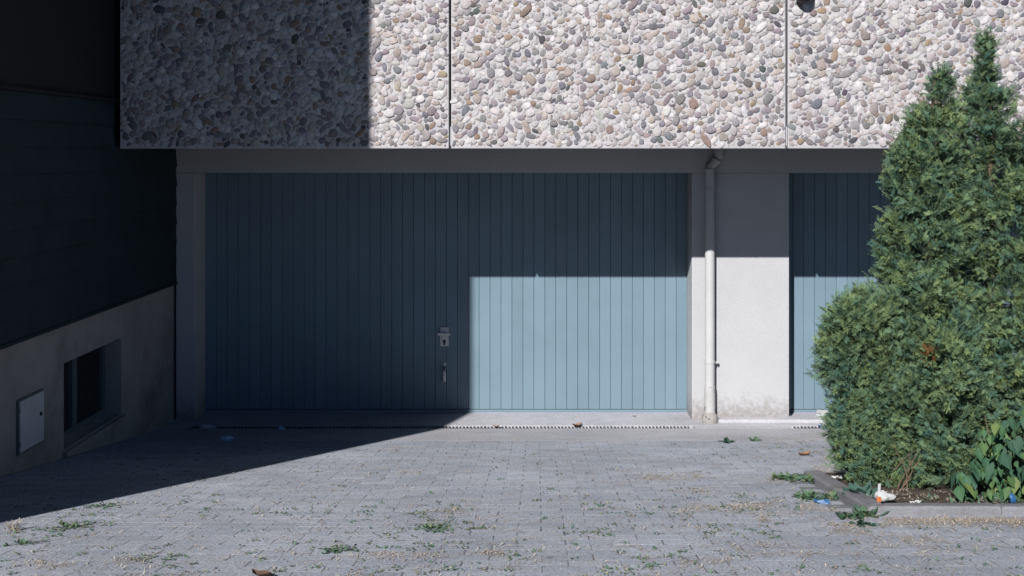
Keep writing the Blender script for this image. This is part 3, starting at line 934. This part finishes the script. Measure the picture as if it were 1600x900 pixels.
# dry straw: scraps all over, thick along the kerb
pts = []
for k in range(700):
    P = gp(rr.uniform(-20, 1620), rr.uniform(675, 912))
    if not in_bed(P.x, P.y): pts.append(P)
for cx, cy, sx, sy, n in ((1025, 745, 28, 5, 30), (1075, 745, 28, 5, 26), (1095, 768, 22, 5, 24), (1085, 797, 22, 6, 26), (1160, 795, 24, 5, 26), (1185, 788, 24, 5, 22), (1190, 808, 24, 5, 20), (700, 800, 30, 4, 16),
                       (620, 702, 22, 4, 20), (640, 738, 10, 3, 8), (1250, 690, 50, 9, 60), (1290, 735, 25, 14, 40), (1290, 720, 25, 14, 40), (1270, 795, 30, 10, 40), (1330, 825, 40, 8, 60), (1200, 860, 60, 8, 30), (760, 865, 20, 4, 14), (600, 870, 40, 3, 16),
                       (690, 870, 30, 3, 14), (1210, 750, 30, 8, 20), (1100, 880, 60, 6, 20), (1450, 845, 90, 8, 50), (70, 880, 30, 5, 14), (205, 875, 20, 4, 12)):
    for k in range(n):
        P = gp(cx + rr.gauss(0, sx * .7), cy + rr.gauss(0, sy * .8))
        if not in_bed(P.x, P.y): pts.append(P)
for k in range(330):
    P = gp(rr.uniform(1385, 1625), 811 + abs(rr.gauss(0, 6)))
    if not in_bed(P.x, P.y): pts.append(P)
for k in range(110):      # inside the bed, on the soil
    P = Vector((rr.uniform(BX0 + .14, 3.1), rr.uniform(BY0 + .12, BY0 + .6), 0)); P.z = gz(P.y) + .034; pts.append(P)
V, Fc, C = blades(pts, (2, 11), .006, .040, .024, STRAW, 33, .0014, (-.05, .45))
me = mesh_np('dry_straw', V, Fc, C); me.materials.append(M_straw); o = link('dry_straw', me)
tag(o, 'pale dry grass scraps scattered over the drive and along the kerb', 'straw', kind='stuff')
# grit
V, Fc, C = [], [], []
for k in range(3000):
    P = gp(rr.uniform(-20, 1620), rr.uniform(668, 912) if k % 3 else rr.uniform(690, 830))
    if in_bed(P.x, P.y): continue
    r = rr.uniform(.002, .0055) * (1.3 if rr.random() < .08 else 1)
    o = len(V); an = rr.uniform(0, 6.28)
    for q in range(3): V.append((P.x + r * math.cos(an + q * 2.09), P.y + r * math.sin(an + q * 2.09), P.z + .001))
    V.append((P.x, P.y, P.z + r * 1.3)); Fc += [(o, o + 1, o + 3), (o + 1, o + 2, o + 3), (o + 2, o, o + 3)]
    c = np.array(rr.choice([(.55, .53, .5), (.42, .38, .35), (.2, .18, .17), (.33, .22, .15), (.6, .56, .5)])); C += [c * .6] * 4
me = mesh_np('grit', np.array(V), Fc, np.array(C)); me.materials.append(M_straw); o = link('grit', me)
tag(o, 'fine grit and crumbs strewn over the drive', 'grit', kind='stuff')

def crumple(name, px, py, sx, sy, sz, m, label, cat, seed, dz=.0, P=None, flat=False):
    """a creased scrap: a subdivided sheet folded and crushed, resting on the ground"""
    rr = random.Random(seed)
    P = P or gp(px, py, dz)
    bm = bmesh.new()
    if flat:
        bmesh.ops.create_grid(bm, x_segments=6, y_segments=5, size=.5)
    else:
        bmesh.ops.create_icosphere(bm, subdivisions=2, radius=.5)
    f1, f2, f3 = [rr.uniform(4, 9) for _ in range(3)]
    for v in bm.verts:
        x, y, z = v.co
        if flat:
            v.co = (x * sx * (1 + rr.gauss(0, .05)), y * sy * (1 + rr.gauss(0, .05)), sz * (.5 + .5 * math.sin(f1 * x + f2 * y + seed)) * rr.uniform(.7, 1.1) + .002)
        else:
            k = 1 + .30 * math.sin(f1 * x * 1.7 + f2 * z * 2) * math.cos(f3 * y * 2) + rr.gauss(0, .10)
            v.co = (x * sx * k, y * sy * k, max(z * k + .42, 0.0) * sz)
    me = bpy.data.meshes.new(name); bm.to_mesh(me); bm.free(); me.materials.append(m)
    if flat:
        pass
    o = link(name, me); o.location = P
    o.rotation_euler = (-ANG if P.y < YK else 0, 0, rr.uniform(-.5, .5))
    if flat:
        sm = o.modifiers.new('thickness', 'SOLIDIFY'); sm.thickness = .0012
    tag(o, label, cat); return o
crumple('paper_scrap', 355, 689, .085, .06, .04, M_sky_blue, 'pale blue paper scrap, the larger one lying in the shade', 'litter', 3)
crumple('paper_scrap', 440, 672, .055, .04, .03, M_sky_blue, 'small pale blue crumpled scrap at the shaded drain', 'litter', 5)
crumple('plastic_bag', 322, 672, .14, .08, .05, M_plastic, 'crushed clear plastic bag beside the shaded left pier', 'litter', 7)
crumple('paper_scrap', 103, 723, .036, .02, .010, M_paper, 'tiny white scrap in the shade below the cellar window', 'litter', 9, flat=True)
crumple('paper_ball', 1283, 652, .105, .08, .068, M_paper, 'white crumpled paper ball against the foot of the second blue door', 'litter', 11)
crumple('wrapper', 1281, 667, .035, .02, .016, M_blue, 'little blue scrap lying on the drain below the paper ball', 'litter', 13)
crumple('wrapper', 1285, 787, .075, .035, .024, M_blue, 'crumpled blue wrapper among weeds outside the kerb', 'litter', 15)
wp = gp(1374, 793); wp.z = gz(wp.y) + .034
wr = crumple('wrapper', 0, 0, .105, .06, .045, M_paper, 'torn white wrapper with an orange corner inside the kerb corner', 'litter', 17, P=Vector((1.60, 5.45, gz(5.45) + .036)) + Vector((.06, .03, 0)))
a = MB(); a.box(-.062, -.040, -.045, -.037, .004, .030, .003); oc = a.build('orange_corner', M_orange, None); oc.parent = wr
a = MB(); a.prism([(-.035, .025), (-.022, .028), (-.014, .085), (-.028, .082)], 'y', -.008, -.005); fl = a.build('torn_flap', M_paper, None); fl.parent = wr
crumple('wrapper', 0, 0, .03, .022, .045, M_blue, 'bright blue scrap at the foot of the creeper by the right picture edge', 'litter', 19, P=Vector((2.27, 5.46, gz(5.46) + .034)))
crumple('paper_scrap', 0, 0, .05, .03, .012, M_paper, 'flat white paper scrap on the soil right of the torn wrapper', 'litter', 20, P=Vector((1.80, 5.44, gz(5.44) + .036)), flat=True)
crumple('paper_scrap', 1307, 759, .05, .03, .014, M_paper, 'white paper scrap on the left kerb in front of the bush', 'litter', 22, dz=.040, flat=True)

def dead_leaf(px, py, sz, label, seed, tint=(.30, .165, .10)):
    rr = random.Random(seed)
    V, Fc = [], []
    n = 6
    for i in range(n):
        t = i / (n - 1) - .5; w_ = .32 * math.cos(t * 2.9) * (1 + rr.gauss(0, .12)); curl = .9 * t * t
        V += [(t * sz, -w_ * sz, sz * (curl * .6 + .18)), (t * sz, 0, sz * curl * .55 + .002), (t * sz, w_ * sz, sz * (curl * .6 + .14 + rr.uniform(0, .1)))]
    for i in range(n - 1):
        for q in (0, 1):
            a0 = i * 3 + q; Fc.append((a0, a0 + 1, a0 + 4, a0 + 3))
    me = mesh_np('dead_leaf', np.array(V), Fc, np.tile(np.array(tint), (len(V), 1)), True); me.materials.append(M_brown)
    o = link('dead_leaf', me); P = gp(px, py); o.location = P; o.rotation_euler = (-ANG if P.y < YK else 0, 0, rr.uniform(-.6, .6))
    tag(o, label, 'leaf'); return o
dead_leaf(1257, 712, .085, 'curled orange brown leaf lying between the white pier and the evergreens', 1)
dead_leaf(775, 667, .055, 'pale brown leaf on the drain just right of the shadow edge', 2, (.42, .28, .2))
dead_leaf(902, 666, .085, 'rust brown leaf on the drain below the middle of the sunlit door', 3, (.28, .17, .12))
dead_leaf(408, 902, .08, 'brown leaf at the bottom edge of the picture', 4, (.15, .085, .06))
dead_leaf(991, 651, .03, 'tiny dark leaf on the concrete at the foot of the sunlit door', 5, (.14, .09, .07))
dead_leaf(1465, 790, .07, 'rust leaf on the soil behind the front kerb', 6, (.33, .16, .09))
